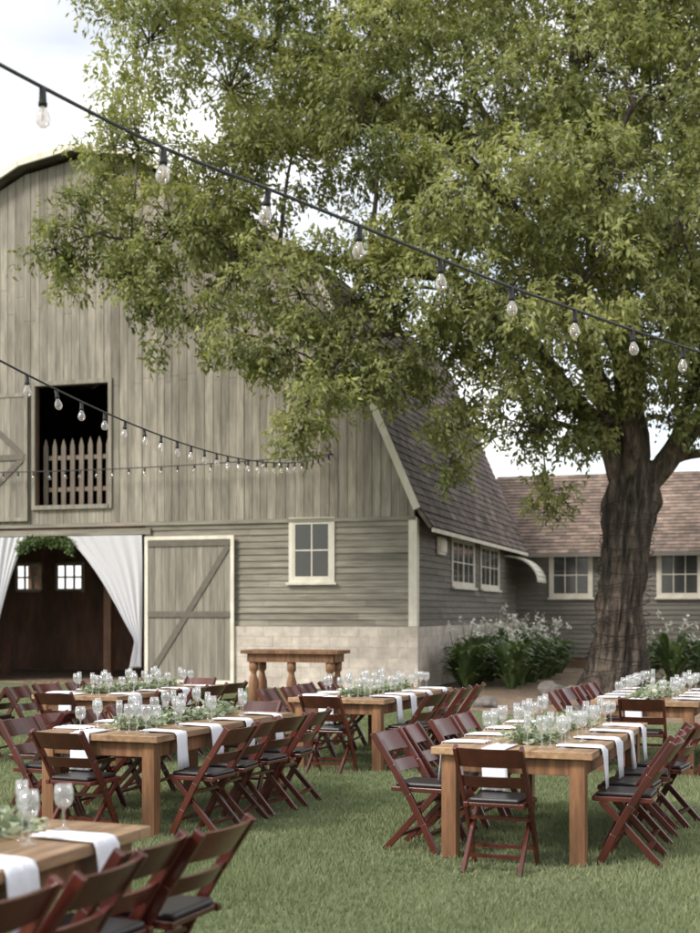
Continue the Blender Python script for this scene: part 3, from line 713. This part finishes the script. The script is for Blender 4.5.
for i in range(6):
    n=1500; t=rng.random(n)
    X=TW/2+.04*np.sin(t*9+i)+rng.standard_normal(n)*.075; Yy=.36+t*(TL-.62); Z=TH+.012+np.abs(rng.standard_normal(n))*.026*(1+.6*np.sin(t*14+i))
    V=leafquads(np.stack([X,Yy,Z],1),rng.standard_normal((n,3))*np.array([1,1,.45])+np.array([0,0,.2]),rng.standard_normal((n,3))+np.array([0,0,.8]),.05+.05*rng.random(n),.022+.018*rng.random(n))
    V[:,2]=np.maximum(V[:,2],TH+.004)
    o=fastmesh("table_garland",V,4,rng.random(n),"garland"); o.location=(tabs[i][0],tabs[i][1],0); o.rotation_euler=(0,0,A21)
    tag(o,"pale eucalyptus garland with ivory flowers along wooden table","garland","greenery garlands on the tables")
    for k in range(10):
        f_=bpy.data.objects.new("flower",flm); COL.objects.link(f_); f_.parent=o; f_.location=(TW/2+R(-.07,.07),.5+k*.17+R(-.05,.05),TH+.05+R(-.01,.02)); f_.rotation_euler=(R(-.5,.5),R(-.5,.5),R(0,6))
# ------------------------------------------------------------ bar table
bt=empty("bar_table","tall wooden serving table with turned legs before the barn","table",(-.92,22,0),A17)
mb=MB()
for k in range(4): mb.box(-.86,.86,-.36+k*.18+.002,-.36+(k+1)*.18-.002,.98,1.04,random.random())
mb.obj("tabletop","tleg",bt,bevel=.006)
mb=MB(); mb.box(-.76,.76,-.29,-.26,.84,.978); mb.box(-.76,.76,.26,.29,.84,.978); mb.box(-.78,-.75,-.25,.25,.84,.978); mb.box(.75,.78,-.25,.25,.84,.978); mb.obj("apron","tleg",bt)
mb=MB(); mb.box(-.66,.66,-.22,.22,.14,.18); mb.obj("shelf","tleg",bt)
mb=MB(); mb.lathe([(.05,0),(.06,.05),(.05,.1),(.075,.18),(.09,.35),(.085,.5),(.05,.62),(.045,.66),(.075,.70),(.075,.84),(.0,.84)],16); l=mb.obj("leg","tleg",bt,(-.68,-.2,0),smooth=True)
for p in ((.68,-.2,0),(-.68,.2,0),(.68,.2,0),(0,-.2,0)):
    q=l.copy(); COL.objects.link(q); q.location=p; q.parent=bt

# ------------------------------------------------------------ string lights
mb=MB(); mb.lathe([(.0,-.002),(.012,0),(.014,.0),(.016,-.055),(.019,-.06),(.019,-.075),(.0,-.075)],10); sockm=mb.obj("socket","black",smooth=True)
mb=MB(); mb.lathe([(.013,-.073),(.015,-.085),(.026,-.105),(.032,-.128),(.028,-.148),(.015,-.162),(.0,-.166)],14); bulbm=mb.obj("light_bulb","bulb",smooth=True)
mb=MB(); mb.tube([(0,0,-.076),(0,0,-.10)],[.006,.004],6); mb.tube([(-.008,0,-.10),(-.010,0,-.135),(0,0,-.112),(.010,0,-.135),(.008,0,-.10)],[.002]*5,4); film=mb.obj("filament","filament")
proto=[bulbm.data,sockm.data,film.data]
for q in (sockm,bulbm,film): bpy.data.objects.remove(q)
def string(pts,bulbs,rad,label,bs=1.0,fil=False):
    P=[Vector(p) for p in pts]; o0=P[0]
    root=empty("string_lights",label,"string lights",o0,group="string lights over the tables")
    mb=MB(); mb.tube([p-o0 for p in P],[rad]*len(P),6); mb.obj("cable","cable",root,smooth=True)
    for b in bulbs:
        rx,ry,rz=R(-.15,.15),R(-.15,.15),R(0,6)
        q=bpy.data.objects.new("light_bulb",proto[0]); COL.objects.link(q); q.parent=root; q.location=Vector(b)-o0; q.rotation_euler=(rx,ry,rz); q.scale=(bs,bs,bs)
        s_=bpy.data.objects.new("socket",proto[1]); COL.objects.link(s_); s_.parent=q
        if fil:
            s_=bpy.data.objects.new("filament",proto[2]); COL.objects.link(s_); s_.parent=q
zA=[4.42,4.24,4.10,3.99,3.94,3.885,3.825,3.77,3.736,3.703,3.678,3.66,3.65,3.65]
pA=[(-1.417+.491*i,6+.475*i,zA[i+2]) for i in range(-2,12)]
string(cr(pA,4),[Vector(p)-Vector((0,0,.005)) for p in pA],.0095,"thick black cable with clear bulbs strung across the lawn",1.12,True)
a=Vector((-2.68,10.8,3.65)); b=Vector((-.37,28.15,5.1)); nB=26
def pB(t): 
    p=a.lerp(b,t); p.z-=4*.42*t*(1-t); return p
string([pB(t/60) for t in range(-14,61)],[pB(t/nB) for t in range(-3,nB)],.009,"black cable with clear bulbs strung to the barn wall",1.1)
a2=bw((-11.5,-.35,5.0)); b2_=Vector((-.37,28.15,5.1))
def pC(t):
    p=a2.lerp(b2_,t); p.z-=4*.10*t*(1-t); return p
string([pC(t/30) for t in range(31)],[pC(t/24) for t in range(1,24)],.012,"black cable with small bulbs along the barn front",1.2)
mb=MB(); mb.tube([bw((-1.85,-.04,5.12)),bw((-1.85,-.16,5.12)),bw((-1.85,-.2,5.2))],[.012]*3,6); 
o=mb.obj("wall_hook","black"); tag(o,"black metal hook holding string lights on barn wall","hook")
